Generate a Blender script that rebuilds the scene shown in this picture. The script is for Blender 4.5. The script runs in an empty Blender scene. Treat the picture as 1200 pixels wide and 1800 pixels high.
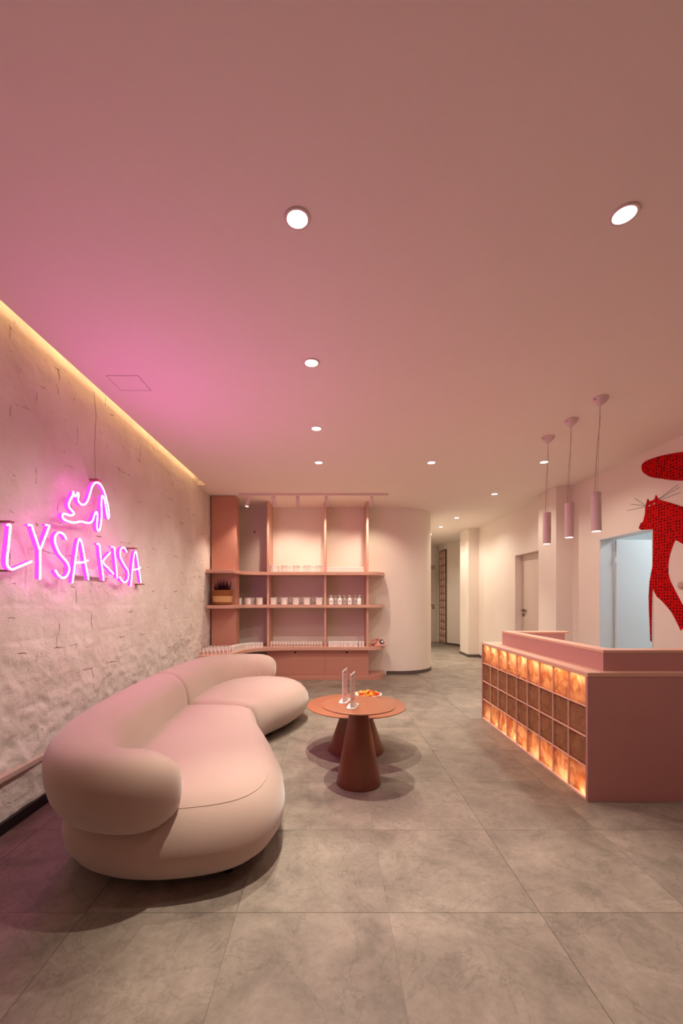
import bpy, bmesh, math, random
import numpy as np
from mathutils import Vector, Matrix
random.seed(4)
R = math.radians
scn = bpy.context.scene
COL = scn.collection

# ------------------------------------------------------------------ camera, world, exposure
F, PX, PY, EYE = 745.0, 582.0, 1052.0, 1.31     # focal length and vanishing point for a 1200x1800 frame
cam_d = bpy.data.cameras.new('camera'); cam = bpy.data.objects.new('camera', cam_d); COL.objects.link(cam)
cam.location = (0, 0, EYE); cam.rotation_euler = (R(90), 0, 0)
cam_d.sensor_fit = 'HORIZONTAL'; cam_d.sensor_width = 36; cam_d.lens = F/1200*36
cam_d.shift_x = (600-PX)/1200; cam_d.shift_y = (PY-900)/1200; cam_d.clip_start = .02
scn.camera = cam
scn.view_settings.view_transform = 'Standard'; scn.view_settings.look = 'None'
scn.view_settings.exposure = 0.56; scn.view_settings.gamma = 1.0
scn.view_settings.use_curve_mapping = False
w = bpy.data.worlds.new('world'); scn.world = w; w.use_nodes = True
w.node_tree.nodes['Background'].inputs[0].default_value = (.02, .018, .016, 1)
WARM = (1.0, .895, .755)
SPOT_W = 92.0
SPILL_W = 25.0
CZ = 2.88                                         # ceiling height

def at(px, py, Y): return Vector(((px-PX)/F*Y, Y, EYE-(py-PY)/F*Y))
def on_x(px, py, X):
    Y = F*X/(px-PX); return Vector((X, Y, EYE-(py-PY)/F*Y))

# ------------------------------------------------------------------ materials
def lin(c): return tuple((v/255/12.92 if v/255 <= .04045 else ((v/255+.055)/1.055)**2.4) for v in c)
MATS = {}
def mat(name, rgb, rough=.6, metal=0, emit=None, es=0, bump=0, bscale=60, vary=0, vscale=5, coat=0, sheen=0, trans=0, spec=.5):
    m = bpy.data.materials.new(name); m.use_nodes = True; nt = m.node_tree; b = nt.nodes['Principled BSDF']
    c = (*lin(rgb), 1)
    b.inputs['Base Color'].default_value = c; b.inputs['Roughness'].default_value = rough
    b.inputs['Metallic'].default_value = metal; b.inputs['Specular IOR Level'].default_value = spec
    b.inputs['Coat Weight'].default_value = coat; b.inputs['Sheen Weight'].default_value = sheen
    b.inputs['Transmission Weight'].default_value = trans
    if emit: b.inputs['Emission Color'].default_value = (*emit, 1); b.inputs['Emission Strength'].default_value = es
    tc = nt.nodes.new('ShaderNodeTexCoord')
    if vary:
        n = nt.nodes.new('ShaderNodeTexNoise'); n.inputs['Scale'].default_value = vscale; n.inputs['Detail'].default_value = 6
        nt.links.new(tc.outputs['Object'], n.inputs['Vector'])
        mx = nt.nodes.new('ShaderNodeMix'); mx.data_type = 'RGBA'
        mx.inputs[6].default_value = tuple(v*(1-vary) for v in c[:3])+(1,); mx.inputs[7].default_value = tuple(min(1, v*(1+vary)) for v in c[:3])+(1,)
        nt.links.new(n.outputs['Fac'], mx.inputs[0]); nt.links.new(mx.outputs[2], b.inputs['Base Color'])
    if bump:
        n = nt.nodes.new('ShaderNodeTexNoise'); n.inputs['Scale'].default_value = bscale; n.inputs['Detail'].default_value = 8
        nt.links.new(tc.outputs['Object'], n.inputs['Vector'])
        bp = nt.nodes.new('ShaderNodeBump'); bp.inputs['Strength'].default_value = bump; bp.inputs['Distance'].default_value = .01
        nt.links.new(n.outputs['Fac'], bp.inputs['Height']); nt.links.new(bp.outputs[0], b.inputs['Normal'])
    MATS[name] = m; return m

M = {}
M['wall'] = mat('wall_paint', (246, 234, 222), .75, bump=.05, bscale=90, vary=.02, vscale=2)
M['ceiling'] = mat('ceiling_paint', (250, 238, 228), .85, bump=.04, bscale=60)
M['dark_base'] = mat('baseboard_paint', (96, 84, 76), .5, vary=.1)
M['black_base'] = mat('black_skirting', (34, 28, 27), .5, vary=.2)
M['laminate'] = mat('terracotta_laminate', (204, 146, 126), .42, bump=.03, bscale=200, vary=.03, vscale=8)
M['edge'] = mat('laminate_edge', (222, 172, 152), .4, vary=.04)
M['counter'] = mat('counter_laminate', (190, 136, 131), .4, bump=.03, bscale=220, vary=.03, vscale=6)
M['joint'] = mat('pink_joint', (238, 190, 168), .5, vary=.05)
M['velvet'] = mat('velvet', (188, 162, 148), .85, bump=.12, bscale=420, vary=.05, vscale=6, sheen=.5, spec=.25)
M['terra'] = mat('terracotta_lacquer', (168, 106, 76), .33, bump=.03, bscale=300, vary=.05, vscale=9)
M['cone'] = mat('brown_lacquer', (118, 64, 44), .36, bump=.03, bscale=300, vary=.07, vscale=7)
M['white'] = mat('white_plastic', (240, 232, 226), .35, vary=.02)
M['white_metal'] = mat('white_metal', (236, 214, 212), .4, vary=.02)
M['pack'] = mat('pack_white', (252, 248, 244), .45, vary=.03, vscale=40)
M['pack_pink'] = mat('pack_blush', (246, 226, 218), .45, vary=.04, vscale=40)
M['label'] = mat('label_print', (246, 236, 232), .45, vary=.04, vscale=40)
M['print'] = mat('print_grey', (150, 110, 112), .5, vary=.05)
M['door'] = mat('door_paint', (226, 208, 194), .5, vary=.02)
M['cool_door'] = mat('cool_door_paint', (224, 228, 228), .5, vary=.02)
M['steel'] = mat('brushed_steel', (120, 108, 100), .35, metal=1, vary=.1)
M['black'] = mat('black_plastic', (22, 18, 18), .3, vary=.2)
M['clear'] = mat('clear_acrylic', (250, 235, 236), .05, trans=1)
M['sign_pink'] = mat('pink_print', (226, 184, 186), .3, vary=.04, vscale=12, coat=.4)
M['wicker'] = mat('wicker', (150, 92, 50), .8, bump=.6, bscale=120, vary=.2, vscale=60)
M['wicker_l'] = mat('pale_wicker', (222, 176, 124), .8, bump=.6, bscale=120, vary=.1, vscale=60)
M['heather'] = mat('heather', (84, 22, 34), .8, vary=.4, vscale=30)
M['phone'] = mat('pink_phone', (214, 150, 136), .25, vary=.03)
M['lamp'] = mat('lamp_glow', (255, 255, 255), .5, emit=(1, .86, .72), es=12)
M['cable'] = mat('cable', (190, 160, 150), .6, vary=.05)
M['bracket'] = mat('bracket_brown', (150, 96, 92), .6)
M['hatch'] = mat('hatch_seam', (96, 60, 66), .8, vary=.05)
M['bowl'] = mat('bowl_glaze', (240, 232, 222), .2, vary=.02)
for i, c in enumerate([(214, 40, 22), (238, 120, 20), (246, 196, 60), (250, 226, 170)]): M['candy%d' % i] = mat('sweet_wrapper_%d' % i, c, .25, vary=.1, vscale=80)

def neon(name, col, s):
    m = bpy.data.materials.new(name); m.use_nodes = True; nt = m.node_tree; nt.nodes.clear()
    e = nt.nodes.new('ShaderNodeEmission'); o = nt.nodes.new('ShaderNodeOutputMaterial')
    e.inputs[0].default_value = (*col, 1); e.inputs[1].default_value = s
    nt.links.new(e.outputs[0], o.inputs[0]); return m
M['neon'] = neon('neon_tube', (1, .13, .74), 32)
M['neon_side'] = neon('neon_side', (1, .06, .62), 1.1)
M['led'] = neon('led_strip', (1, .68, .34), 9)
M['led_block'] = neon('led_counter', (1, .84, .60), 95)

def plaster():
    m = bpy.data.materials.new('rough_plaster'); m.use_nodes = True; nt = m.node_tree; b = nt.nodes['Principled BSDF']
    N, L = nt.nodes.new, nt.links.new
    tc = N('ShaderNodeTexCoord')
    def ramp(inp, a, b_, ca=(0, 0, 0, 1), cb=(1, 1, 1, 1)):
        r = N('ShaderNodeValToRGB'); r.color_ramp.elements[0].position = a; r.color_ramp.elements[1].position = b_
        r.color_ramp.elements[0].color = ca; r.color_ramp.elements[1].color = cb; L(inp, r.inputs[0]); return r.outputs[0]
    n1 = N('ShaderNodeTexNoise'); n1.inputs['Scale'].default_value = 2.2; n1.inputs['Detail'].default_value = 8; L(tc.outputs['Object'], n1.inputs[0])
    base = ramp(n1.outputs['Fac'], .3, .75, (*lin((230, 214, 206)), 1), (*lin((250, 240, 234)), 1))
    # warped block joints showing through as broken cracks
    wn = N('ShaderNodeTexNoise'); wn.inputs['Scale'].default_value = 3.5; wn.inputs['Detail'].default_value = 5; L(tc.outputs['Object'], wn.inputs[0])
    sc = N('ShaderNodeVectorMath'); sc.operation = 'SCALE'; sc.inputs['Scale'].default_value = .14; L(wn.outputs['Color'], sc.inputs[0])
    ad = N('ShaderNodeVectorMath'); ad.operation = 'ADD'; L(tc.outputs['Object'], ad.inputs[0]); L(sc.outputs[0], ad.inputs[1])
    sx = N('ShaderNodeSeparateXYZ'); L(ad.outputs[0], sx.inputs[0])
    cx = N('ShaderNodeCombineXYZ'); L(sx.outputs['Y'], cx.inputs[0]); L(sx.outputs['Z'], cx.inputs[1])
    br = N('ShaderNodeTexBrick'); br.inputs['Scale'].default_value = 1; br.inputs['Brick Width'].default_value = .42; br.inputs['Row Height'].default_value = .21
    br.inputs['Mortar Size'].default_value = .0035; br.inputs['Mortar Smooth'].default_value = .3; L(cx.outputs[0], br.inputs[0])
    n2 = N('ShaderNodeTexNoise'); n2.inputs['Scale'].default_value = 6; n2.inputs['Detail'].default_value = 6; L(tc.outputs['Object'], n2.inputs[0])
    msk = ramp(n2.outputs['Fac'], .56, .64)
    j = N('ShaderNodeMath'); j.operation = 'MULTIPLY'; L(br.outputs['Fac'], j.inputs[0]); L(msk, j.inputs[1])
    # pits
    v = N('ShaderNodeTexNoise'); v.inputs['Scale'].default_value = 26; v.inputs['Detail'].default_value = 10; v.inputs['Roughness'].default_value = .7; v.inputs['Distortion'].default_value = .15; L(tc.outputs['Object'], v.inputs[0])
    pit = ramp(v.outputs['Fac'], .64, .70)
    n3 = N('ShaderNodeTexNoise'); n3.inputs['Scale'].default_value = 2.6; n3.inputs['Detail'].default_value = 3; L(tc.outputs['Object'], n3.inputs[0])
    p2 = N('ShaderNodeMath'); p2.operation = 'MULTIPLY'; L(pit, p2.inputs[0]); L(ramp(n3.outputs['Fac'], .45, .6), p2.inputs[1])
    mxx = N('ShaderNodeMath'); mxx.operation = 'MAXIMUM'; L(j.outputs[0], mxx.inputs[0]); L(p2.outputs[0], mxx.inputs[1])
    mix = N('ShaderNodeMix'); mix.data_type = 'RGBA'; L(mxx.outputs[0], mix.inputs[0]); L(base, mix.inputs[6]); mix.inputs[7].default_value = (*lin((150, 116, 104)), 1)
    L(mix.outputs[2], b.inputs['Base Color'])
    b.inputs['Roughness'].default_value = .85
    h = N('ShaderNodeMath'); h.operation = 'SUBTRACT'; L(v.outputs['Fac'], h.inputs[0]); L(mxx.outputs[0], h.inputs[1])
    bp = N('ShaderNodeBump'); bp.inputs['Strength'].default_value = .7; bp.inputs['Distance'].default_value = .014; L(h.outputs[0], bp.inputs['Height']); L(bp.outputs[0], b.inputs['Normal'])
    return m
M['plaster'] = plaster()

def tile_mat():
    m = bpy.data.materials.new('concrete_tile'); m.use_nodes = True; nt = m.node_tree; b = nt.nodes['Principled BSDF']
    N, L = nt.nodes.new, nt.links.new
    tc = N('ShaderNodeTexCoord'); oi = N('ShaderNodeObjectInfo')
    mul = N('ShaderNodeMath'); mul.operation = 'MULTIPLY'; mul.inputs[1].default_value = 37; L(oi.outputs['Random'], mul.inputs[0])
    ad = N('ShaderNodeVectorMath'); ad.operation = 'ADD'; L(tc.outputs['Object'], ad.inputs[0]); L(mul.outputs[0], ad.inputs[1])
    def noise(s, d, dist=0, rough=.55):
        n = N('ShaderNodeTexNoise'); n.inputs['Scale'].default_value = s; n.inputs['Detail'].default_value = d; n.inputs['Distortion'].default_value = dist
        n.inputs['Roughness'].default_value = rough; L(ad.outputs[0], n.inputs[0]); return n.outputs['Fac']
    def ramp(inp, a, b_, ca, cb):
        r = N('ShaderNodeValToRGB'); r.color_ramp.elements[0].position = a; r.color_ramp.elements[1].position = b_
        r.color_ramp.elements[0].color = ca; r.color_ramp.elements[1].color = cb; L(inp, r.inputs[0]); return r.outputs[0]
    base = ramp(noise(3.2, 9, .4, .65), .3, .72, (*lin((118, 107, 96)), 1), (*lin((168, 154, 140)), 1))
    fine = ramp(noise(42, 6, 0, .7), .35, .7, (.86, .86, .86, 1), (1.06, 1.06, 1.06, 1))
    mx = N('ShaderNodeMix'); mx.data_type = 'RGBA'; mx.blend_type = 'MULTIPLY'; mx.inputs[0].default_value = 1; L(base, mx.inputs[6]); L(fine, mx.inputs[7])
    vein = ramp(noise(2.0, 7, 2.2, .6), .485, .5, (1, 1, 1, 1), (.8, .8, .8, 1))
    vein2 = ramp(noise(2.0, 7, 2.2, .6), .5, .52, (0, 0, 0, 1), (.2, .2, .2, 1))
    av = N('ShaderNodeMix'); av.data_type = 'RGBA'; av.blend_type = 'ADD'; av.inputs[0].default_value = 1; L(vein, av.inputs[6]); L(vein2, av.inputs[7])
    m2 = N('ShaderNodeMix'); m2.data_type = 'RGBA'; m2.blend_type = 'MULTIPLY'; m2.inputs[0].default_value = 1; L(mx.outputs[2], m2.inputs[6]); L(av.outputs[2], m2.inputs[7])
    L(m2.outputs[2], b.inputs['Base Color']); b.inputs['Specular IOR Level'].default_value = .35
    rr = N('ShaderNodeMapRange'); rr.inputs[3].default_value = .42; rr.inputs[4].default_value = .62; L(noise(5, 5), rr.inputs[0]); L(rr.outputs[0], b.inputs['Roughness'])
    bp = N('ShaderNodeBump'); bp.inputs['Strength'].default_value = .12; bp.inputs['Distance'].default_value = .004; L(noise(30, 8, 0, .7), bp.inputs['Height']); L(bp.outputs[0], b.inputs['Normal'])
    return m
M['tile'] = tile_mat()
M['grout'] = mat('grout', (190, 176, 162), .9, vary=.1, vscale=30)

def block_mat(name, rgb):
    m = bpy.data.materials.new(name); m.use_nodes = True; nt = m.node_tree; N, L = nt.nodes.new, nt.links.new
    nt.nodes.clear(); out = N('ShaderNodeOutputMaterial')
    tr = N('ShaderNodeBsdfTranslucent'); tr.inputs[0].default_value = (*lin(rgb), 1)
    t0 = N('ShaderNodeTexCoord'); oi = N('ShaderNodeObjectInfo'); va = N('ShaderNodeVectorMath'); va.operation = 'ADD'; L(t0.outputs['Object'], va.inputs[0]); mu = N('ShaderNodeMath'); mu.operation = 'MULTIPLY'; mu.inputs[1].default_value = 9; L(oi.outputs['Random'], mu.inputs[0]); L(mu.outputs[0], va.inputs[1])
    n0 = N('ShaderNodeTexNoise'); n0.inputs['Scale'].default_value = 7; n0.inputs['Detail'].default_value = 1; n0.inputs['Distortion'].default_value = 2.2; L(va.outputs[0], n0.inputs[0])
    r0 = N('ShaderNodeValToRGB'); r0.color_ramp.elements[0].position = .36; r0.color_ramp.elements[1].position = .62; r0.color_ramp.elements[0].color = (*lin((205, 150, 100)), 1); r0.color_ramp.elements[1].color = (*lin(rgb), 1)
    L(n0.outputs['Fac'], r0.inputs[0]); L(r0.outputs[0], tr.inputs[0])
    gl = N('ShaderNodeBsdfGlossy'); gl.inputs['Roughness'].default_value = .18; gl.inputs[0].default_value = (1, .9, .8, 1)
    df = N('ShaderNodeBsdfDiffuse'); df.inputs[0].default_value = (*lin((198, 150, 112)), 1)
    m1 = N('ShaderNodeMixShader'); m1.inputs[0].default_value = .42; L(tr.outputs[0], m1.inputs[1]); L(df.outputs[0], m1.inputs[2])
    m2 = N('ShaderNodeMixShader'); m2.inputs[0].default_value = .03; L(m1.outputs[0], m2.inputs[1]); L(gl.outputs[0], m2.inputs[2]); L(m2.outputs[0], out.inputs[0])
    tc = N('ShaderNodeTexCoord'); n = N('ShaderNodeTexNoise'); n.inputs['Scale'].default_value = 6; n.inputs['Detail'].default_value = 1; n.inputs['Distortion'].default_value = 1.0
    L(tc.outputs['Object'], n.inputs[0]); bp = N('ShaderNodeBump'); bp.inputs['Strength'].default_value = .8; bp.inputs['Distance'].default_value = .05
    L(n.outputs['Fac'], bp.inputs['Height'])
    for s in (tr, gl): L(bp.outputs[0], s.inputs['Normal'])
    return m
M['block'] = block_mat('amber_glass_block', (255, 240, 214))
M['block_far'] = mat('pink_glass_block', (240, 204, 184), .25, vary=.15, vscale=12, bump=.5, bscale=25)

def mural_mat():
    m = bpy.data.materials.new('red_dotted_paint'); m.use_nodes = True; nt = m.node_tree; b = nt.nodes['Principled BSDF']; N, L = nt.nodes.new, nt.links.new
    tc = N('ShaderNodeTexCoord'); mp = N('ShaderNodeMapping'); mp.inputs['Scale'].default_value = (0, 27, 33); L(tc.outputs['Object'], mp.inputs[0])
    v = N('ShaderNodeTexVoronoi'); v.inputs['Scale'].default_value = 1; v.inputs['Randomness'].default_value = .3; L(mp.outputs[0], v.inputs[0])
    lt = N('ShaderNodeMath'); lt.operation = 'LESS_THAN'; lt.inputs[1].default_value = .3; L(v.outputs['Distance'], lt.inputs[0])
    mx = N('ShaderNodeMix'); mx.data_type = 'RGBA'; mx.inputs[6].default_value = (*lin((205, 0, 4)), 1); mx.inputs[7].default_value = (*lin((48, 6, 10)), 1)
    L(lt.outputs[0], mx.inputs[0]); L(mx.outputs[2], b.inputs['Base Color']); b.inputs['Roughness'].default_value = .85; b.inputs['Specular IOR Level'].default_value = .15; return m
M['mural'] = mural_mat()
M['mural_plain'] = mat('red_paint', (205, 8, 12), .6, vary=.03)

# ------------------------------------------------------------------ helpers
def link(name, me, m, parent=None, smooth=False):
    o = bpy.data.objects.new(name, me); COL.objects.link(o)
    if m is not None and not me.materials: me.materials.append(m)
    if smooth:
        for p in me.polygons: p.use_smooth = True
    if parent: o.parent = parent
    return o
def tag(o, label, cat, group=None):
    o['label'] = label; o['category'] = cat
    if group: o['group'] = group
    return o
def empty(name, loc, label, cat, group=None, rz=0):
    o = bpy.data.objects.new(name, None); COL.objects.link(o); o.location = loc; o.rotation_euler = (0, 0, rz); o.empty_display_size = .05
    return tag(o, label, cat, group)
def struct(o): o['kind'] = 'structure'; return o
def bm_me(bm, name='mesh'):
    bmesh.ops.recalc_face_normals(bm, faces=bm.faces)
    me = bpy.data.meshes.new(name); bm.to_mesh(me); bm.free(); return me
def bx(bm, x0, x1, y0, y1, z0, z1, bev=0):
    g = bmesh.ops.create_cube(bm, size=1, matrix=Matrix.Translation(((x0+x1)/2, (y0+y1)/2, (z0+z1)/2)) @ Matrix.Diagonal((x1-x0, y1-y0, z1-z0, 1)))
    if bev:
        es = set(e for v in g['verts'] for e in v.link_edges)
        bmesh.ops.bevel(bm, geom=list(es), offset=bev, segments=2, affect='EDGES', profile=.5)
def box(name, x0, x1, y0, y1, z0, z1, m, parent=None, bev=0):
    """box in world coordinates; the mesh is kept local to its parent"""
    bm = bmesh.new(); off = parent.location if parent else Vector((0, 0, 0))
    bx(bm, x0-off.x, x1-off.x, y0-off.y, y1-off.y, z0-off.z, z1-off.z, bev)
    return link(name, bm_me(bm, name), m, parent)
def lathe(prof, n=32, axis=None):
    bm = bmesh.new(); rings = []
    for r, z in prof:
        if r < 1e-6: rings.append([bm.verts.new((0, 0, z))])
        else: rings.append([bm.verts.new((r*math.cos(2*math.pi*i/n), r*math.sin(2*math.pi*i/n), z)) for i in range(n)])
    for a, b in zip(rings, rings[1:]):
        for i in range(n):
            j = (i+1) % n
            if len(a) == 1 and len(b) == 1: continue
            if len(a) == 1: bm.faces.new((a[0], b[j], b[i]))
            elif len(b) == 1: bm.faces.new((a[i], a[j], b[0]))
            else: bm.faces.new((a[i], a[j], b[j], b[i]))
    return bm_me(bm)
def sharp(me, ang=35):
    for p in me.polygons: p.use_smooth = True
    bm = bmesh.new(); bm.from_mesh(me)
    for e in bm.edges:
        if len(e.link_faces) == 2 and e.calc_face_angle(0) > R(ang): e.smooth = False
    bm.to_mesh(me); bm.free(); return me
def prism(pts, z0, z1, bev=0):
    bm = bmesh.new(); a = [bm.verts.new((x, y, z0)) for x, y in pts]; b = [bm.verts.new((x, y, z1)) for x, y in pts]
    bm.faces.new(a[::-1]); bm.faces.new(b); n = len(pts)
    for i in range(n): bm.faces.new((a[i], a[(i+1) % n], b[(i+1) % n], b[i]))
    if bev:
        es = [e for e in bm.edges if abs(e.verts[0].co.z-e.verts[1].co.z) < 1e-6]
        bmesh.ops.bevel(bm, geom=es, offset=bev, segments=3, affect='EDGES', profile=.5)
    return bm_me(bm)
def crom(P, closed=False, step=.02):
    """Catmull-Rom resample of 2-D or 3-D points"""
    P = [np.array(p, float) for p in P]; n = len(P); out = []
    for i in range(n if closed else n-1):
        p1, p2 = P[i], P[(i+1) % n]
        p0 = P[(i-1) % n] if (closed or i > 0) else 2*p1-p2
        p3 = P[(i+2) % n] if (closed or i+2 < n) else 2*p2-p1
        k = max(2, int(np.linalg.norm(p2-p1)/step))
        for t in np.arange(k)/k:
            out.append(.5*((2*p1)+(-p0+p2)*t+(2*p0-5*p1+4*p2-p3)*t*t+(-p0+3*p1-3*p2+p3)*t**3))
    if not closed: out.append(P[-1])
    return np.array(out)
def tube(pts, r, n=8, closed=False):
    pts = [Vector(p) for p in pts]; bm = bmesh.new(); rings = []; N = len(pts); up = None
    for i, p in enumerate(pts):
        a = pts[(i-1) % N] if (closed or i) else p; b = pts[(i+1) % N] if (closed or i < N-1) else p
        t = (b-a).normalized()
        if up is None: up = Vector((1, 0, 0)) if abs(t.x) < .8 else Vector((0, 0, 1))
        s = t.cross(up).normalized(); u = s.cross(t).normalized(); up = u
        rr = r[i] if hasattr(r, '__len__') else r
        rings.append([bm.verts.new(p+rr*(s*math.cos(2*math.pi*k/n)+u*math.sin(2*math.pi*k/n))) for k in range(n)])
    for i in range(N if closed else N-1):
        a, b = rings[i], rings[(i+1) % N]
        for k in range(n): bm.faces.new((a[k], a[(k+1) % n], b[(k+1) % n], b[k]))
    if not closed: bm.faces.new(rings[0]); bm.faces.new(rings[-1])
    return bm_me(bm)
def copy_tree(o, parent=None):
    c = o.copy(); COL.objects.link(c)
    if parent: c.parent = parent
    for ch in list(o.children): copy_tree(ch, c)
    return c
ORD = ['first', 'second', 'third', 'fourth', 'fifth', 'sixth', 'seventh', 'eighth', 'ninth', 'tenth', 'eleventh', 'twelfth', 'thirteenth', 'fourteenth', 'fifteenth', 'sixteenth', 'seventeenth', 'eighteenth', 'nineteenth', 'twentieth']
rng = np.random.RandomState(5)
def vnoise(x, y, seed=0):
    xi, yi = np.floor(x).astype(int), np.floor(y).astype(int); xf, yf = x-xi, y-yi
    def h(a, b): v = np.sin(a*127.1+b*311.7+seed*74.7)*43758.5453; return v-np.floor(v)
    u, v = xf*xf*(3-2*xf), yf*yf*(3-2*yf)
    return (h(xi, yi)*(1-u)+h(xi+1, yi)*u)*(1-v)+(h(xi, yi+1)*(1-u)+h(xi+1, yi+1)*u)*v
def fbm(x, y, o=4, seed=0):
    s = 0; a = .5
    for i in range(o): s = s+a*vnoise(x*2**i, y*2**i, seed+i); a *= .5
    return s

# ------------------------------------------------------------------ room shell
WL = -1.85; WR = 3.37; YB = 7.30
# floor of large square tiles
fl = struct(box('floor', -2.1, 5.6, -2.2, 13.4, -.08, -.004, M['grout']))
TP = .632
proto = {}
for iy in range(-6, 19):
    y0 = 1.768+(iy)*TP
    for ix in range(-4, 6):
        x0 = .238+ix*TP
        xa, xb, ya, yb = max(x0, -1.9), min(x0+TP, 3.7), max(y0, -2.0), min(y0+TP, 13.1)
        if xb-xa < .05 or yb-ya < .05: continue
        if ya > 7.9 and xb < 1.6: continue
        key = (round(xb-xa, 3), round(yb-ya, 3))
        if key not in proto:
            bm = bmesh.new(); bx(bm, -key[0]/2+.0008, key[0]/2-.0008, -key[1]/2+.0008, key[1]/2-.0008, -.004, 0)
            top = [e for e in bm.edges if all(v.co.z > -.0005 for v in e.verts)]
            bmesh.ops.bevel(bm, geom=top, offset=.0008, segments=1, affect='EDGES')
            proto[key] = bm_me(bm, 'tile'); proto[key].materials.append(M['tile'])
        t = bpy.data.objects.new('tile', proto[key]); COL.objects.link(t); t.location = ((xa+xb)/2, (ya+yb)/2, 0); t.parent = fl

# ceiling with a light cove along the left wall
bm = bmesh.new()
bx(bm, -1.74, 5.6, -2.2, 13.4, CZ, CZ+.06)
bx(bm, -2.1, -1.741, 5.88, 13.4, CZ, CZ+.06)
bx(bm, -2.1, -1.3, -2.2, 6.2, CZ+.22, CZ+.26)
bx(bm, -1.36, -1.3, -2.2, 6.2, CZ+.06, CZ+.22)
ceil = struct(link('ceiling', bm_me(bm, 'ceiling'), M['ceiling']))
led = box('cove_light_strip', -1.70, -1.675, -1.8, 5.8, CZ+.062, CZ+.075, M['led'])
tag(led, 'warm LED strip hidden in the ceiling cove above the plaster wall', 'light strip')
# access hatch in the ceiling
hx0, hx1, hy0, hy1 = -1.585, -1.36, 2.985, 3.2
bm = bmesh.new(); t_ = .0022
bx(bm, hx0, hx1, hy0, hy0+t_, CZ-.0012, CZ+.001); bx(bm, hx0, hx1, hy1-t_, hy1, CZ-.0012, CZ+.001)
bx(bm, hx0, hx0+t_, hy0, hy1, CZ-.0012, CZ+.001); bx(bm, hx1-t_, hx1, hy0, hy1, CZ-.0012, CZ+.001)
hr = empty('access_hatch', (hx0, hy0, CZ), 'small square access hatch in the ceiling near the neon cat', 'hatch')
me = bm_me(bm); me.transform(Matrix.Translation((-hx0, -hy0, -CZ))); link('seam', me, M['hatch'], hr)
box('cover', hx0+t_, hx1-t_, hy0+t_, hy1-t_, CZ-.0006, CZ+.001, M['ceiling'], hr)

# left wall: uneven plaster over blockwork
ys = np.arange(-2.0, 7.36, .014); zs = np.arange(0, CZ+.24, .014)
Yg, Zg = np.meshgrid(ys, zs, indexing='ij')
wy, wz = Yg+.05*(fbm(Yg*2.5, Zg*2.5, 3, 9)-.5), Zg+.06*(fbm(Yg*2, Zg*2.3, 3, 4)-.5)
row = np.floor(wz/.21); dz = np.minimum(wz/.21-row, 1-(wz/.21-row))*.21
colu = wy/.42+.5*(row % 2); dy = np.minimum(colu-np.floor(colu), 1-(colu-np.floor(colu)))*.42
joint = np.exp(-(np.minimum(dz, dy)/.012)**2)
msk = np.clip((fbm(Yg*1.7, Zg*1.7, 3, 2)-.42)*6, 0, 1)
low = np.clip((1.35-Zg)/.9, .32, 1)
rid = 1-np.abs(2*fbm(Yg*7, Zg*7, 4, 12)-1)*2.2
patch = np.clip((fbm(Yg*3.1+5, Zg*3.6, 4, 21)-.46)*9, 0, 1)
step_ = .010*patch
disp = .022*(fbm(Yg*1.3, Zg*1.3, 3, 1)-.5)-.0035*joint*msk+low*(.020*(fbm(Yg*9, Zg*9, 4, 7)-.5)+.012*np.clip(rid, 0, 1)+1.3*step_)+.003*(fbm(Yg*22, Zg*22, 3, 30)-.5)
X = WL+disp*1.15-.012*low
nV = np.stack([X, Yg, Zg], -1).reshape(-1, 3); a, b = len(ys), len(zs)
ii = (np.arange(a-1)[:, None]*b+np.arange(b-1)[None, :]).ravel()
fc = np.stack([ii, ii+b, ii+b+1, ii+1], -1)[:, ::-1]
me = bpy.data.meshes.new('wall_left'); me.vertices.add(len(nV)); me.vertices.foreach_set('co', nV.ravel())
me.loops.add(fc.size); me.loops.foreach_set('vertex_index', fc.ravel()); me.polygons.add(len(fc))
me.polygons.foreach_set('loop_start', np.arange(0, fc.size, 4)); me.polygons.foreach_set('loop_total', np.full(len(fc), 4)); me.update()
struct(link('wall_left', me, M['plaster'], smooth=True))
struct(box('wall_left_core', -2.1, WL-.04, -2.2, 13.4, -.02, CZ+.24, M['wall'])).name = 'wall_left_backing'
struct(box('baseboard_left', WL-.03, WL+.035, -1.98, 6.1, 0, .065, M['black_base'], bev=.003))
bm = bmesh.new(); bx(bm, WL-.03, WL+.034, -1.98, 6.1, .285, .325, .008)
struct(link('trim_1', bm_me(bm), mat('rail_paint', (206, 176, 166), .6, vary=.06, vscale=3)))

# back wall, its right end turning into the corridor in a wide curve
r_ = .7; cx_ = 1.7155-.792*r_; cy_ = YB+r_
out = [(-1.9, YB), (cx_, YB)]+[(cx_+r_*math.sin(t), cy_-r_*math.cos(t)) for t in np.linspace(.05, math.pi/2, 26)]+[(cx_+r_, 13.1)]
inn = [(cx_+r_-.15, 13.1), (cx_+r_-.15, cy_+.05), (cx_, YB+.18), (-1.9, YB+.18)]
struct(link('wall_back', sharp(prism(out+inn, 0, CZ)), M['wall']))
def offs(path, d):
    o = []
    for i, p in enumerate(path):
        a_ = Vector(path[max(i-1, 0)]); b_ = Vector(path[min(i+1, len(path)-1)]); t = (b_-a_).normalized(); o.append((p[0]+t.y*d, p[1]-t.x*d))
    return o
bp_ = [(.95, YB)]+out[1:]
struct(link('baseboard_back', sharp(prism(offs(bp_, .008)+bp_[::-1], 0, .06)), M['dark_base']))

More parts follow.
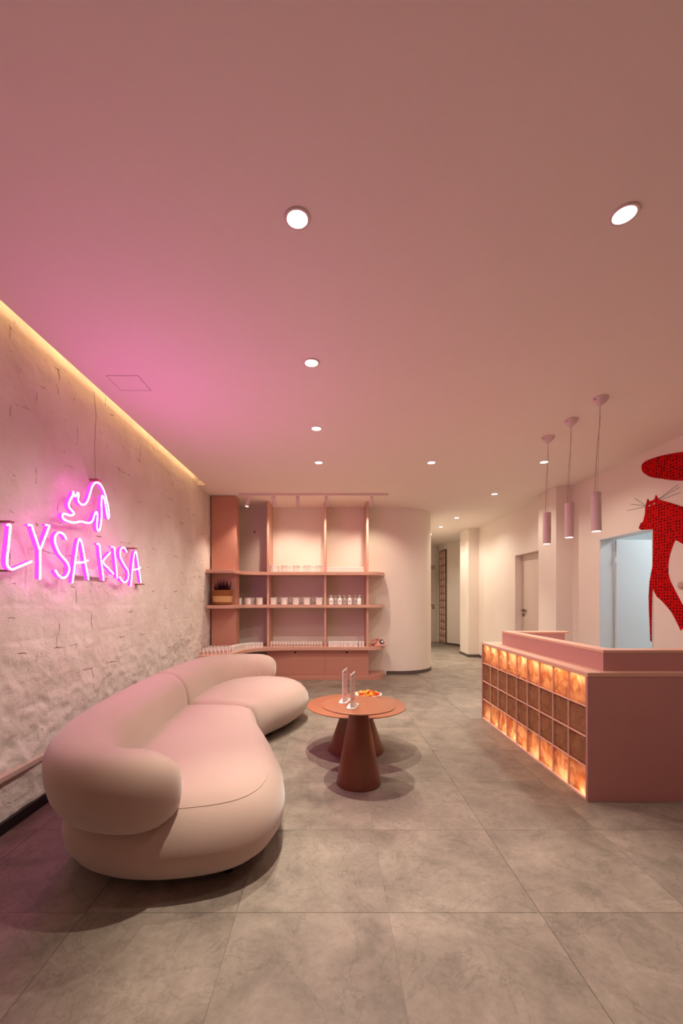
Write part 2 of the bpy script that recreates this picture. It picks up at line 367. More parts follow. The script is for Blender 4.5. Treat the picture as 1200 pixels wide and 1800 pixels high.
# right wall with a doorway, a pilaster and a recessed door
DY0, DY1, DZ = 4.44, 5.32, 2.055
bm = bmesh.new(); WT = .16
bx(bm, WR, WR+WT, -2.2, DY0, 0, CZ); bx(bm, WR, WR+WT, DY0, DY1, DZ, CZ); bx(bm, WR, WR+WT, DY1, 5.92, 0, CZ)
struct(link('wall_right', bm_me(bm), M['wall']))
struct(box('trim_2', 3.14, WR+WT, 5.92, 6.43, 0, CZ, M['wall'], bev=.004))
bm = bmesh.new(); XD = 3.30
bx(bm, XD, XD+.3, 6.43, 6.62, 0, CZ); bx(bm, XD, XD+.3, 6.62, 7.61, 2.08, CZ); bx(bm, XD, XD+.3, 7.61, 9.6, 0, CZ); bx(bm, XD+.16, XD+.3, 6.62, 7.61, 0, 2.08)
struct(link('wall_corridor', bm_me(bm), M['wall'])).name = 'wall_corridor_right'
d1 = struct(box('door_1', XD+.12, XD+.158, 6.625, 7.605, .005, 2.075, M['door'], bev=.002))
# door leaf panel outline, handle and lock
hd = box('door_handle', XD+.07, XD+.12, 7.42, 7.545, 1.09, 1.108, M['steel'], d1, .004)
bm = bmesh.new(); bx(bm, XD+.108, XD+.12, 7.515, 7.565, 1.07, 1.125, .003); bx(bm, XD+.108, XD+.12, 7.515, 7.565, .99, 1.045, .003)
link('lock_plate', bm_me(bm), M['steel'], d1)
# square column further down
struct(box('wall_column', 3.06, 3.42, 9.47, 10.08, 0, CZ, M['wall'], bev=.006))
struct(box('baseboard_column', 3.052, 3.42, 9.462, 10.088, 0, .06, M['dark_base']))
struct(box('baseboard_right', XD-.008, XD, 7.62, 9.46, 0, .06, M['dark_base']))
struct(box('baseboard_pilaster', 3.132, WR, 5.912, 5.92, 0, .06, M['dark_base']))
struct(box('baseboard_right_front', WR-.008, WR, -2, DY0, 0, .06, M['dark_base']))
# curved wall beyond and a glass block strip
cw = [(3.3, 10.08), (3.54, 10.3), (3.56, 11.0), (3.54, 11.4), (3.44, 11.75), (3.28, 12.03)]
cws = [tuple(p) for p in crom(cw, step=.06)]
struct(link('wall_curved', sharp(prism(cws+[(3.32, 12.06), (3.7, 12.06), (3.9, 10.08)], 0, CZ), 50), M['wall']))
struct(link('baseboard_curved', sharp(prism([(p[0]-.008, p[1]) for p in cws]+cws[::-1], 0, .06)), M['dark_base']))
struct(box('wall_glass_header', 3.24, 3.5, 12.06, 12.74, 2.72, CZ, M['wall']))
gs = empty('glass_block_strip', (3.24, 12.06, 0), 'tall narrow strip of glass blocks at the far end of the corridor', 'glass blocks')
def block_mesh(s, th, seed, res=8, amp=.006):
    bm = bmesh.new(); rs = random.Random(seed); ph = [rs.uniform(0, 6.28) for _ in range(4)]
    g = []
    for i in range(res+1):
        for j in range(res+1):
            u, v = i/res, j/res; e = min(u, v, 1-u, 1-v)*res
            d = amp*(math.sin(5*u+3*v+ph[0])+math.sin(7*v-4*u+ph[1])*.7)*min(1, e) - (0 if e > 0 else .003)
            g.append(bm.verts.new((d-th/2, (u-.5)*s, (v-.5)*s)))
    for i in range(res):
        for j in range(res):
            k = i*(res+1)+j; bm.faces.new((g[k], g[k+1], g[k+res+2], g[k+res+1]))
    r = bmesh.ops.extrude_face_region(bm, geom=bm.faces[:])
    for v in [x for x in r['geom'] if isinstance(x, bmesh.types.BMVert)]: v.co.x = th/2
    me = bm_me(bm, 'glass_block')
    for p in me.polygons: p.use_smooth = abs(p.normal.x) > .5
    return me
fb = [block_mesh(.2, .05, s, 2, .003) for s in range(2)]
for m_ in fb: m_.materials.append(M['block_far'])
for c in range(3):
    for r in range(13):
        o = bpy.data.objects.new('glass_block', fb[(c+r) % 2]); COL.objects.link(o); o.parent = gs
        o.location = (.03, .12+c*.215, .105+r*.207)
bm = bmesh.new()
for r in range(14): bx(bm, .0, .07, .01, .655, r*.207-.005 if r else 0, r*.207+.006)
for c in range(4): bx(bm, .001, .069, .01+c*.215-.006 if c else .004, .01+c*.215+.006, 0, 2.7)
link('mortar_grid', bm_me(bm), mat('far_mortar', (112, 84, 66), .7, vary=.1), gs)
struct(box('wall_glass_back', 3.5, 3.6, 12.0, 12.8, 0, CZ, M['wall']))
struct(box('wall_far', 1.6, 3.7, 12.82, 12.95, 0, CZ, M['wall']))
d3 = struct(box('door_2', 2.25, 3.17, 12.785, 12.82, 0, 2.12, M['door'], bev=.003))
box('door_handle', 2.98, 3.09, 12.73, 12.785, 1.10, 1.12, M['steel'], d3, .003)
box('lock_plate', 3.05, 3.1, 12.772, 12.785, 1.0, 1.05, M['steel'], d3, .003)
sg = box('door_sign', 2.9, 3.13, 12.79, 12.82, 2.18, 2.30, mat('plate_grey', (196, 180, 168), .5)); sg.location.y -= .0
sg['label'] = 'small grey plate above the far corridor door'; sg['category'] = 'sign'
# walls behind the camera
struct(box('wall_front', -2.1, 5.6, -2.2, -2.05, 0, CZ+.24, M['wall']))

# the cool-lit side room behind the open doorway
bm = bmesh.new()
bx(bm, WR+WT, 5.4, 6.0, 6.1, 0, CZ); bx(bm, 5.4, 5.5, 3.4, 6.1, 0, CZ); bx(bm, WR+WT, 5.4, 3.3, 3.4, 0, CZ)
struct(link('wall_side_room', bm_me(bm), M['cool_door']))
struct(box('ceiling_side_room', WR+WT, 5.4, 3.4, 6.0, 2.62, 2.66, M['cool_door']))
d2 = struct(box('door_3', WR+WT+.015, WR+WT+.86, 5.27, 5.31, .008, 2.04, M['cool_door'], bev=.002))
box('door_handle', WR+WT+.72, WR+WT+.84, 5.215, 5.235, 1.03, 1.05, M['steel'], d2, .003)
bm = bmesh.new()
for z in (.3, 1.78): bx(bm, WR+WT-.002, WR+WT+.014, 5.264, 5.276, z-.035, z+.035, .003)
link('hinge', bm_me(bm), M['cool_door'], d2)
bm = bmesh.new()
bx(bm, WR-.004, WR+WT+.004, DY1-.012, DY1+.001, 0, DZ); bx(bm, WR-.004, WR+WT+.004, DY0-.001, DY0+.012, 0, DZ); bx(bm, WR-.004, WR+WT+.004, DY0, DY1, DZ-.012, DZ+.001)
struct(link('trim_3', bm_me(bm), M['cool_door']))
ld = bpy.data.lights.new('side_room_light', 'AREA'); ld.shape = 'RECTANGLE'; ld.size = .5; ld.size_y = 1.2; ld.energy = 13; ld.color = (.82, .93, 1.0)
lo = bpy.data.objects.new('side_room_light', ld); COL.objects.link(lo); lo.location = (4.45, 4.4, 2.60)
rp = box('ceiling_panel_light', 4.2, 4.7, 3.8, 5.0, 2.605, 2.62, neon('cool_panel', (.8, .93, 1), 1.5)); tag(rp, 'cool white panel light inside the side room', 'light')
lo.parent = rp

# ------------------------------------------------------------------ ceiling downlights
ring_me = sharp(lathe([(.040, -.001), (.043, -.006), (.052, -.006), (.056, 0), (.056, .001)], 32)); ring_me.materials.append(M['white_metal'])
disc_me = lathe([(0, -.003), (.036, -.003), (.041, -.001)], 32); disc_me.materials.append(M['lamp'])
dl = [(-.14, 1.75, 'ceiling downlight nearest the camera above the sofa end of the room'), (1.196, 1.73, 'ceiling downlight at upper right of the photo, nearest the counter side'),
      (-.132, 2.82, 'second ceiling downlight of the row over the coffee tables'), (-.137, 3.91, 'third ceiling downlight of the row running towards the shelves'),
      (-.144, 4.89, 'fourth ceiling downlight of the row, closest to the shelves'), (1.155, 4.89, 'lone ceiling downlight between the shelves and the pendants'),
      (2.445, 4.87, 'ceiling downlight behind the farthest pendant cord'), (2.45, 6.36, 'ceiling downlight at the mouth of the corridor'),
      (2.44, 8.24, 'ceiling downlight in the corridor before the square column'), (2.40, 9.28, 'ceiling downlight in the corridor level with the square column'),
      (2.41, 10.35, 'farthest ceiling downlight in view, half hidden by the rounded wall')]
for k, (x, y, lab) in enumerate(dl):
    e = empty('ceiling_downlight', (x, y, CZ), lab, 'downlight', 'recessed ceiling downlights')
    o = link('trim_ring', ring_me, None, e); o = link('glowing_disc', disc_me, None, e)
    for nm_, en_, sz_, bl_ in (('downlight_beam', SPOT_W*(1.55 if y < 2 else 1.1 if y < 8 else 1.2), 44 if y < 2 else 56, 1.0), ('downlight_spill', SPILL_W*(.7 if y < 2 else 1.35 if x < 0 else .65 if 2 < x and y < 8 else 1.0), 150, .6)):
        ld = bpy.data.lights.new(nm_, 'SPOT'); ld.energy = en_; ld.color = WARM; ld.spot_size = R(sz_); ld.spot_blend = bl_; ld.shadow_soft_size = .014
        lo = bpy.data.objects.new(nm_, ld); COL.objects.link(lo); lo.parent = e; lo.location = (0, 0, -.012)

# ------------------------------------------------------------------ pendants over the counter
for k, (px, py, Y, zb, dx, lab) in enumerate([(1053, 700, 3.32, 1.836, -.028, 'white cylinder pendant lamp nearest the camera, above the counter'),
                                     (1003, 738, 3.725, 1.845, -.014, 'white cylinder pendant lamp in the middle of the three'),
                                     (963, 768, 4.12, 1.84, -.010, 'white cylinder pendant lamp farthest from the camera')]):
    x = 2.104; e = empty('pendant_lamp', (x, Y, CZ), lab, 'pendant lamp', 'pendant lamps above the reception counter')
    link('ceiling_canopy', sharp(lathe([(0, -.062), (.012, -.062), (.02, -.055), (.045, -.035), (.06, -.012), (.063, 0)], 32), 60), M['white_metal'], e)
    link('canopy_screw', sharp(lathe([(0, -.008), (.005, -.006), (.006, 0)], 10), 60), M['steel'], e).location = (-.05, -.02, -.018)
    zt = zb+.303-CZ
    c1 = crom([(0, 0, -.06), (.004+dx*.2, 0, -.2), (-.006+dx*.5, 0, -.38), (-.012+dx*.6, 0, -.5), (-.01+dx, 0, zt+.1), (-.014+dx, 0, zt)], step=.02)
    link('power_cord', tube(c1, .0022, 6), M['cable'], e)
    link('suspension_wire', tube([(0, 0, -.06), (dx+.008, 0, zt)], .0011, 5), M['cable'], e)
    cy = sharp(lathe([(0, .303), (.034, .303), (.0365, .300), (.0365, .002), (.0355, 0), (.031, 0), (.031, .010)], 36)); o = link('lamp_cylinder', cy, M['white_metal'], e); o.location = (dx, 0, zb-CZ)
    o.rotation_euler = (0, R(-1.2 if k == 0 else .5), 0)
    o2 = link('glowing_disc', lathe([(0, .006), (.031, .006)], 32), M['lamp'], o)
    ld = bpy.data.lights.new('pendant_beam', 'SPOT'); ld.energy = 9; ld.color = WARM; ld.spot_size = R(110); ld.spot_blend = .6; ld.shadow_soft_size = .03
    lo = bpy.data.objects.new('pendant_beam', ld); COL.objects.link(lo); lo.parent = o; lo.location = (0, 0, -.004)

# ------------------------------------------------------------------ track with five spots in front of the shelves
TY = 6.35
tr = empty('track_light', (-1.39, TY, CZ), 'white ceiling track with five cylinder spots in front of the shelving', 'track light')
box('track_rail', -1.39, .855, TY-.017, TY+.017, CZ-.028, CZ, M['white_metal'], tr, .003)
hm = sharp(lathe([(0, 0), (.024, 0), (.0275, -.004), (.0275, -.148), (.024, -.15), (.022, -.142), (0, -.142)], 28)); hm.materials.append(M['white_metal'])
hdm = lathe([(0, -.1435), (.0218, -.1435)], 24); hdm.materials.append(M['lamp'])
for k, (px, tx, ty, tz, en) in enumerate([(437, -1.62, 6.15, .9, 44), (480, -.75, 7.3, 1.55, 25), (523, -.3, 7.3, 1.75, 22), (573, .25, 7.3, 1.5, 25), (653, 1.0, 7.3, 1.3, 34)]):
    x = (px-PX)/F*TY; piv = Vector((x, TY, CZ-.05))
    st = box('spot_stem', x-.011, x+.011, TY-.011, TY+.011, CZ-.062, CZ-.026, M['white_metal'], tr, .003)
    d = (Vector((tx, ty, tz))-piv).normalized()
    if k: d = Vector(((.05, -.02, .16, .06)[k-1], .72, -1)).normalized()
    else: d = Vector((-.16, -.14, -1)).normalized()
    h = link('spot_head', hm, None, tr); h.location = piv-tr.location; h.rotation_mode = 'QUATERNION'; h.rotation_quaternion = (-d).to_track_quat('Z', 'Y')
    # keep the heads nearly upright as in the photo
    link('glowing_lens', hdm, None, h)
    ld = bpy.data.lights.new('track_beam', 'SPOT'); ld.energy = en; ld.color = (1, .80, .62); ld.spot_size = R(88); ld.spot_blend = .8; ld.shadow_soft_size = .02
    lo = bpy.data.objects.new('track_beam', ld); COL.objects.link(lo); lo.parent = h; lo.location = (0, 0, -.146)

# ------------------------------------------------------------------ neon sign on the plaster wall
def npt(cx, cy, X=-1.775):
    px, py = cx/4.4444, 820+cy/4.4444; Y = F*(-X)/(PX-px); return Vector((X, Y, EYE-(py-PY)/F*Y))
ns = empty('neon_sign', (-1.775, 3.1, 1.4), 'glowing pink neon sign with a stretching cat above two words', 'neon sign')
NL = {
 'L': [[(58, 457), (78, 459), (72, 540), (62, 640), (52, 740), (62, 785), (95, 803), (160, 778), (245, 743)]],
 'Y': [[(225, 457), (245, 459), (280, 565), (310, 655), (312, 760), (310, 880)], [(360, 457), (386, 460), (350, 555), (312, 655)]],
 'S': [[(517, 568), (495, 530), (460, 515), (430, 545), (430, 600), (465, 680), (520, 745), (540, 800), (520, 855), (490, 870), (455, 850), (432, 812)]],
 'A': [[(565, 908), (578, 800), (592, 690), (608, 590), (621, 566), (636, 595), (652, 670), (670, 780), (690, 885)], [(590, 750), (650, 748), (685, 733)]],
 'K': [[(760, 607), (774, 612), (784, 700), (797, 800), (808, 890)], [(860, 672), (805, 742), (845, 795), (885, 838)]],
 'I': [[(872, 628), (891, 632), (903, 750), (915, 872)]],
 'S.': [[(990, 668), (965, 633), (940, 650), (938, 700), (965, 760), (1000, 820), (998, 880), (975, 905), (950, 890), (935, 865)]],
 'A.': [[(1020, 932), (1030, 830), (1042, 720), (1052, 672), (1062, 668), (1073, 730), (1085, 810), (1100, 908)], [(1030, 808), (1070, 802), (1097, 790)]],
 'cat': [[(570, 195), (566, 225), (545, 265), (535, 310), (560, 345), (578, 370), (550, 382), (500, 370), (485, 385), (495, 410), (530, 428), (580, 438), (630, 430), (690, 442), (720, 425), (740, 370), (752, 355), (760, 385), (755, 450), (758, 490), (770, 503), (783, 470), (792, 380), (790, 300), (793, 240), (800, 230), (815, 260), (830, 350), (840, 400), (849, 400), (848, 350), (836, 280), (810, 190), (780, 138), (750, 125), (722, 150), (702, 210), (682, 270), (655, 298), (625, 290), (608, 260), (613, 215), (603, 207), (590, 232), (577, 225), (570, 195)]],
}
for nm, strokes in NL.items():
    bmf = bmesh.new(); bms = bmesh.new()
    for s in strokes:
        P = [npt(*p)-ns.location for p in s]
        if nm in 'YKI.' and len(s) <= 3 or nm in ('Y', 'I') : C = np.array([list(p) for p in P])
        else: C = crom([tuple(p) for p in P], step=.012)
        me = tube([tuple(c) for c in C], .0062 if nm in 'LYSAcat' else .0056, 8); bmf.from_mesh(me); bpy.data.meshes.remove(me)
        a0 = [bms.verts.new((-.004, c[1], c[2])) for c in C]
        # the soft silicone body behind the tube: a strip with thickness reaching back towards the wall
        prev = None
        for i, c in enumerate(C):
            t = C[min(i+1, len(C)-1)]-C[max(i-1, 0)]; t = t/(np.linalg.norm(t)+1e-9); nn = np.array([0, -t[2], t[1]])*.0068
            q = [bms.verts.new((xx, c[1]+sg_*nn[1], c[2]+sg_*nn[2])) for xx, sg_ in ((.0005, 1), (-.027, 1), (-.027, -1), (.0005, -1))]
            if prev:
                for k in range(4): bms.faces.new((prev[k], prev[(k+1) % 4], q[(k+1) % 4], q[k]))
            prev = q
        for v in a0: bms.verts.remove(v)
    nmm = 'cat_outline' if nm == 'cat' else 'letter'
    o = link(nmm, bm_me(bmf), M['neon'], ns, smooth=True); o['label'] = 'glowing cat outline with arched back' if nm == 'cat' else 'glowing letter '+nm[0]
    link('silicone_body', bm_me(bms), M['neon_side'], o)
for cx, cy in [(48, 432), (25, 815), (745, 106), (1035, 640), (1090, 920)]:
    p = npt(cx, cy, -1.81)
    box('wall_bracket', -1.862, -1.775, p.y-.022*(p.y/3), p.y+.022*(p.y/3), p.z-.005, p.z+.005, M['bracket'], ns, .002)
p0 = npt(745, 106, -1.822); 
link('supply_cable', tube([tuple(Vector(q)-ns.location) for q in [p0, (p0.x, p0.y-.01, p0.z+.25), (p0.x, p0.y+.01, p0.z+.5), (p0.x, p0.y-.02, CZ+.02)]], .0022, 6), M['cable'], ns)
pbx = npt(665, 830, -1.835); box('driver_box', -1.86, -1.812, pbx.y-.16, pbx.y+.32, pbx.z-.03, pbx.z+.03, M['white'], ns, .006)

# ------------------------------------------------------------------ shelving unit
su = empty('shelving_unit', (-.4, 7.0, 0), 'terracotta wall shelving with rounded ends, curved boards and a low cabinet', 'shelving')
off = Vector((-su.location.x, -su.location.y, 0))
def board(name, pts, z0, z1, m=M['edge']):
    return link(name, sharp(prism([(x+off.x, y+off.y) for x, y in pts], z0, z1, .004), 40), m, su)
rnd = [(.60, 6.75)]+[(.60+.30*math.sin(t), 7.18-.43*math.cos(t)) for t in np.linspace(.1, math.pi/2, 14)]+[(.90, YB-.004)]
cur = [tuple(p) for p in crom([(-1.425, 6.21), (-1.405, 6.40), (-1.36, 6.58), (-1.24, 6.70), (-1.05, 6.745), (-.9, 6.75)], step=.03)]
shape = [(-1.83, YB-.004), (-1.83, 6.2), (-1.43, 6.2)]+cur+rnd
board('shelf', shape, 1.685, 1.735); board('shelf', shape, 1.162, 1.21)
cur2 = [tuple(p) for p in crom([(-1.52, 5.76), (-1.43, 5.83), (-1.38, 6.0), (-1.345, 6.2), (-1.28, 6.42), (-1.17, 6.57), (-1.02, 6.66), (-.8, 6.72), (-.6, 6.75)], step=.03)]
board('worktop', [(-1.81, YB-.004), (-1.81, 5.75)]+cur2+rnd, .485, .533)
rb = [(.62, 6.80)]+[(.62+.28*math.sin(t), 7.18-.38*math.cos(t)) for t in np.linspace(.1, math.pi/2, 14)]+[(.90, YB-.004)]
board('base_slab', [(-1.25, YB-.004), (-1.25, 6.80)]+rb, .0, .072, M['laminate'])
box('tall_panel', -1.825, -1.452, 6.46, 6.49, .0, CZ-.008, M['laminate'], su, .003)
box('tall_panel', -1.474, -1.452, 6.49, 6.70, .0, CZ-.008, M['laminate'], su, .002)
for x in (-1.02, -.097, .584):
    box('upright', x-.018, x+.018, 6.84, YB-.002, .533, CZ-.002, M['edge'], su, .002)
box('cabinet_carcass', -1.035, .602, 6.862, YB-.004, .072, .485, M['laminate'], su)
for x0, x1, kx in ((-1.035, -.0985, (519-PX)/F*6.85), (-.0955, .602, (609.5-PX)/F*6.85)):
    d = box('cabinet_door', x0, x1, 6.842, 6.861, .074, .482, M['laminate'], su, .0015)
    kn = link('finger_hole', sharp(lathe([(0, .0005), (.011, .0005), (.013, .002), (.016, .002), (.017, 0)], 20)), M['black'], d); kn.rotation_euler = (R(90), 0, 0); kn.location = (kx+off.x, 6.842+off.y, .440)
# small sensor on the wall beside the panel
sb = box('wall_sensor', -1.33, -1.305, YB-.02, YB, 2.44, 2.47, M['steel'], None, .004); tag(sb, 'tiny dark wall sensor high up beside the tall terracotta panel', 'sensor')

# products: tubs, jars, bottles, boxes
def tub():
    b = link('lidded_tub', sharp(lathe([(0, 0), (.047, 0), (.050, .004), (.052, .092), (0, .092)], 24)), M['pack'])
    l = link('lid', sharp(lathe([(0, .110), (.052, .110), (.056, .107), (.056, .090), (.0535, .088)], 24)), M['white'], b)
    bm = bmesh.new(); vs = []
    for i in range(9):
        a = R(-90-26+i*6.5)
        for z in (.028, .07): vs.append(bm.verts.new((.0520*math.cos(a), .0520*math.sin(a), z)))
    for i in range(8): bm.faces.new((vs[2*i], vs[2*i+2], vs[2*i+3], vs[2*i+1]))
    bx(bm, -.010, .010, -.0535, -.051, .056, .064)
    g = link('printed_label', bm_me(bm), M['label'], b); return b
def pump():
    bd = link('pump_bottle', sharp(lathe([(0, 0), (.030, 0), (.033, .004), (.033, .090), (.028, .098), (.013, .103), (.013, .110), (0, .110)], 20)), M['pack'])
    bm = bmesh.new()
    link('pump_head', sharp(tube([(0, 0, .108), (0, 0, .128)], .009, 10)), M['white'], bd)
    link('spout', sharp(tube([(.016, 0, .147), (.0, 0, .150), (-.018, 0, .148), (-.030, 0, .140)], .0055, 8)), M['white'], bd)
    link('dip_stem', tube([(0, 0, .126), (0, 0, .149)], .0045, 8), M['white'], bd)
    bm = bmesh.new(); bx(bm, -.015, .015, -.0340, -.0325, .05, .062); link('print_mark', bm_me(bm), M['print'], bd); return bd
def jar():
    b = link('small_bottle', sharp(lathe([(0, 0), (.017, 0), (.019, .003), (.019, .050), (.012, .056), (0, .056)], 16)), M['pack_pink'])
    link('cap', sharp(lathe([(0, .082), (.013, .082), (.0145, .080), (.0145, .055), (0, .055)], 16)), M['white'], b)
    bm = bmesh.new(); bx(bm, -.008, .008, -.0197, -.0185, .022, .034); link('print_mark', bm_me(bm), M['print'], b); return b
def carton():
    bm = bmesh.new(); bx(bm, -.0175, .0175, -.0175, .0175, 0, .082, .0012); b = link('small_carton', bm_me(bm), M['pack'])
    bm = bmesh.new(); bx(bm, -.0178, .0178, -.0178, .0178, .018, .036); link('print_band', bm_me(bm), M['pack_pink'], b)
    bm = bmesh.new(); bx(bm, -.006, .006, -.0184, -.0175, .048, .060); link('print_mark', bm_me(bm), M['print'], b); return b
first = {}
def put(kind, x, y, z, label, group, cat, rz=0, s=1):
    f = {'tub': tub, 'pump': pump, 'jar': jar, 'carton': carton}[kind]
    if kind not in first: o = f(); first[kind] = o
    else: o = copy_tree(first[kind])
    o.location = (x, y, z); o.rotation_euler = (0, 0, rz); o.scale = (s, s, s); return tag(o, label, cat, group)
def xw(px, Y): return (px-PX)/F*Y
Z1, Z2, Z3 = 1.736, 1.211, .534
for k, px in enumerate((480.5, 499.5, 520, 539, 560)):
    put('tub', xw(px, 6.86), 6.86, Z1, 'white lidded tub on the top shelf, %s from the left in the front row' % ORD[k], 'lidded tubs on the top shelf', 'tub')
for k, px in enumerate((493.5, 513, 532, 553)):
    put('tub', xw(px, 7.02), 7.02, Z1, 'white lidded tub on the top shelf, %s from the left in the back row' % ORD[k], 'lidded tubs on the top shelf', 'tub')
n = 15
for k in range(n):
    put('carton', xw(576+k*(637-576)/(n-1), 6.87), 6.87, Z1, 'small white carton on the top shelf, %s from the left in its tight row' % ORD[k], 'small cartons on the top shelf', 'carton')
for k, (px, y) in enumerate(((419, 6.80), (435.5, 6.85), (442, 6.98), (456, 6.87))):
    put('tub', xw(px, y), y, Z2, 'white lidded tub on the middle shelf left bay, %s from the basket' % ORD[k], 'lidded tubs on the middle shelf', 'tub')
for k, px in enumerate((480.5, 499.5, 519.5, 539, 560.5)):
    put('tub', xw(px, 6.86), 6.86, Z2, 'white lidded tub on the middle shelf centre bay, %s from the left' % ORD[k], 'lidded tubs on the middle shelf', 'tub')
for k, px in enumerate((490.5, 509.5, 530, 550)):
    put('jar', xw(px, 7.0), 7.0, Z2, 'small blush bottle behind the tubs on the middle shelf, %s from the left' % ORD[k], 'small bottles between the middle shelf tubs', 'bottle')
    put('jar', xw(px, 7.0)+.045, 7.06, Z2, 'small blush bottle right at the back of the middle shelf, %s from the left' % ORD[k], 'small bottles between the middle shelf tubs', 'bottle')
for k, px in enumerate((582, 597, 614.5, 631)):
    put('pump', xw(px, 6.86), 6.86, Z2, 'white pump bottle on the middle shelf, %s from the left in front' % ORD[k], 'pump bottles on the middle shelf', 'bottle', rz=(0, 0, 0, math.pi)[k], s=1.0)
for k, px in enumerate((589.5, 605.5, 624.5)):
    put('pump', xw(px, 7.06), 7.06, Z2, 'white pump bottle on the middle shelf, %s from the left in the back row' % ORD[k], 'pump bottles on the middle shelf', 'bottle')
n = 18
for r in range(2):
    for k in range(n):
        put('jar', xw(476.5+k*(563.5-476.5)/(n-1), 6.83+.0)+(.02 if r else 0), 6.83+r*.06, Z3, 'small bottle in the worktop centre bay, %s from left, %s row' % (ORD[k], ('front', 'back')[r]), 'small bottles on the worktop centre bay', 'bottle')
gx = [579, 583.5, 588, 592, 596.5, 601, 605.5, 609.5, 614, 618, 622.5, 626.5, 632.5, 637.5]
for r in range(2):
    for k, px in enumerate(gx):
        put('carton', xw(px, 6.84)+(.006 if r else 0), 6.84+r*.06, Z3, 'small carton in the worktop right bay, %s from left, %s row' % (ORD[k], ('front', 'back')[r]), 'small cartons on the worktop right bay', 'carton')
# left bay: cartons following the curve, then bottles on the forward part of the worktop
arc = crom([(-1.425, 6.12), (-1.395, 6.33), (-1.32, 6.52), (-1.2, 6.66), (-1.07, 6.74)], step=.005)
L_ = np.r_[0, np.cumsum(np.linalg.norm(np.diff(arc, axis=0), axis=1))]; n = int(L_[-1]/.0435)
for k in range(n):
    i = np.searchsorted(L_, (k+.4)*.0435); p = arc[i]; t = arc[min(i+2, len(arc)-1)]-arc[i-2 if i > 1 else 0]
    put('carton', p[0], p[1], Z3, 'small white carton along the curved worktop edge, %s from the front' % ORD[k], 'small cartons along the curved worktop edge', 'carton', rz=math.atan2(t[1], t[0]))
arc2 = arc+np.array([-.045, .045]); 
for k in range(n):
    i = np.searchsorted(L_, (k+.4)*.0435); p = arc2[i]; t = arc[min(i+2, len(arc)-1)]-arc[i-2 if i > 1 else 0]
    if p[0] > -1.43 and p[1] < 6.72 or p[1] < 6.43: put('carton', p[0], p[1], Z3, 'small white carton behind the curved worktop row, %s from the front' % ORD[k], 'small cartons along the curved worktop edge', 'carton', rz=math.atan2(t[1], t[0]))
for r in range(4):
    for k in range(7):
        x, y = -1.765+k*.050+r*.0, 5.84+r*.125+k*.018
        if x > -1.44 or (y > 6.42): continue
        put('jar', x, y, Z3, 'small bottle on the forward worktop, %s from the plaster wall, %s row' % (ORD[k], ORD[r]), 'small bottles on the forward worktop', 'bottle')

# basket of heather
bs = empty('heather_basket', (-1.625, 6.335, Z2), 'woven basket of dark heather on the middle shelf beside the plaster wall', 'potted plant')
def ell(prof, m, name, parent, sy=.70):
    me = sharp(lathe(prof, 40), 60); me.transform(Matrix.Diagonal((1, sy, 1, 1))); return link(name, me, m, parent)
ell([(0, 0), (.128, 0), (.134, .006), (.138, .045)], M['wicker'], 'basket_bottom', bs)
ell([(.139, .045), (.148, .135)], M['wicker_l'], 'pale_band', bs)
ell([(.149, .135), (.153, .165), (.159, .220), (.152, .224), (.146, .20), (.14, .17), (0, .165)], M['wicker'], 'folded_rim', bs)
rh = random.Random(8)
for k in range(44):
    a, rr = rh.uniform(0, 6.28), rh.uniform(.01, .11); bx0, by0 = rr*math.cos(a), rr*.6*math.sin(a)
    h = rh.uniform(.10, .22)*(1-.25*rr/.11); tx, ty = bx0*1.3+rh.uniform(-.03, .03), by0*1.2-(.0 if by0 > 0 else .01)
    bm = bmesh.new(); me = tube([(bx0, by0, .17), ((bx0+tx)/2, (by0+ty)/2, .19+h*.5), (tx, ty, .2+h)], [.003, .0025, .001], 5); bm.from_mesh(me); bpy.data.meshes.remove(me)
    for q in range(60):
        t = rh.uniform(.15, 1); c = Vector((bx0+(tx-bx0)*t, by0+(ty-by0)*t, .18+h*t)); aa = rh.uniform(0, 6.28); l = .022*(1.15-t*.7)
        d = Vector((math.cos(aa), math.sin(aa)*.8, rh.uniform(.5, 1.1))).normalized(); s = d.cross(Vector((0, 0, 1))).normalized()*.0065
        v = [bm.verts.new(c), bm.verts.new(c+d*l*.5+s), bm.verts.new(c+d*l), bm.verts.new(c+d*l*.5-s)]; bm.faces.new(v)
    me = bpy.data.meshes.new('sprig'); bm.to_mesh(me); bm.free(); link('sprig', me, M['heather'], bs)

# pink telephone
ph = empty('telephone', (.762, 6.93, Z3), 'small pink retro telephone with a dark dial on the rounded worktop end', 'telephone', rz=R(12))
def frust(pts):
    bm = bmesh.new(); rings = []
    for hx, hy, z, ox in pts: rings.append([bm.verts.new((ox+hx*sx, hy*sy, z)) for sx, sy in ((-1, -1), (-.7, -1.12), (.7, -1.12), (1, -1), (1.08, -.6), (1.08, .6), (1, 1), (-1, 1), (-1.08, .6), (-1.08, -.6))])
    for a, b in zip(rings, rings[1:]):
        for i in range(10): bm.faces.new((a[i], a[(i+1) % 10], b[(i+1) % 10], b[i]))
    bm.faces.new(rings[0][::-1]); bm.faces.new(rings[-1]); bmesh.ops.bevel(bm, geom=bm.edges[:], offset=.003, segments=2, affect='EDGES'); return bm_me(bm)
link('body', frust([(.095, .085, 0, .02), (.095, .085, .018, .02), (.075, .068, .03, .03), (.055, .05, .085, .04), (.048, .042, .092, .04)]), M['phone'], ph, smooth=True)
dd = link('dial', sharp(lathe([(.018, .006), (.020, .010), (.040, .009), (.043, .004), (.043, -.006)], 28)), M['black'], ph); dd.location = (.05, -.052, .072); dd.rotation_euler = (R(52), R(10), 0)
link('dial_centre', sharp(lathe([(0, .011), (.018, .010), (.019, .005)], 20)), M['white'], dd)
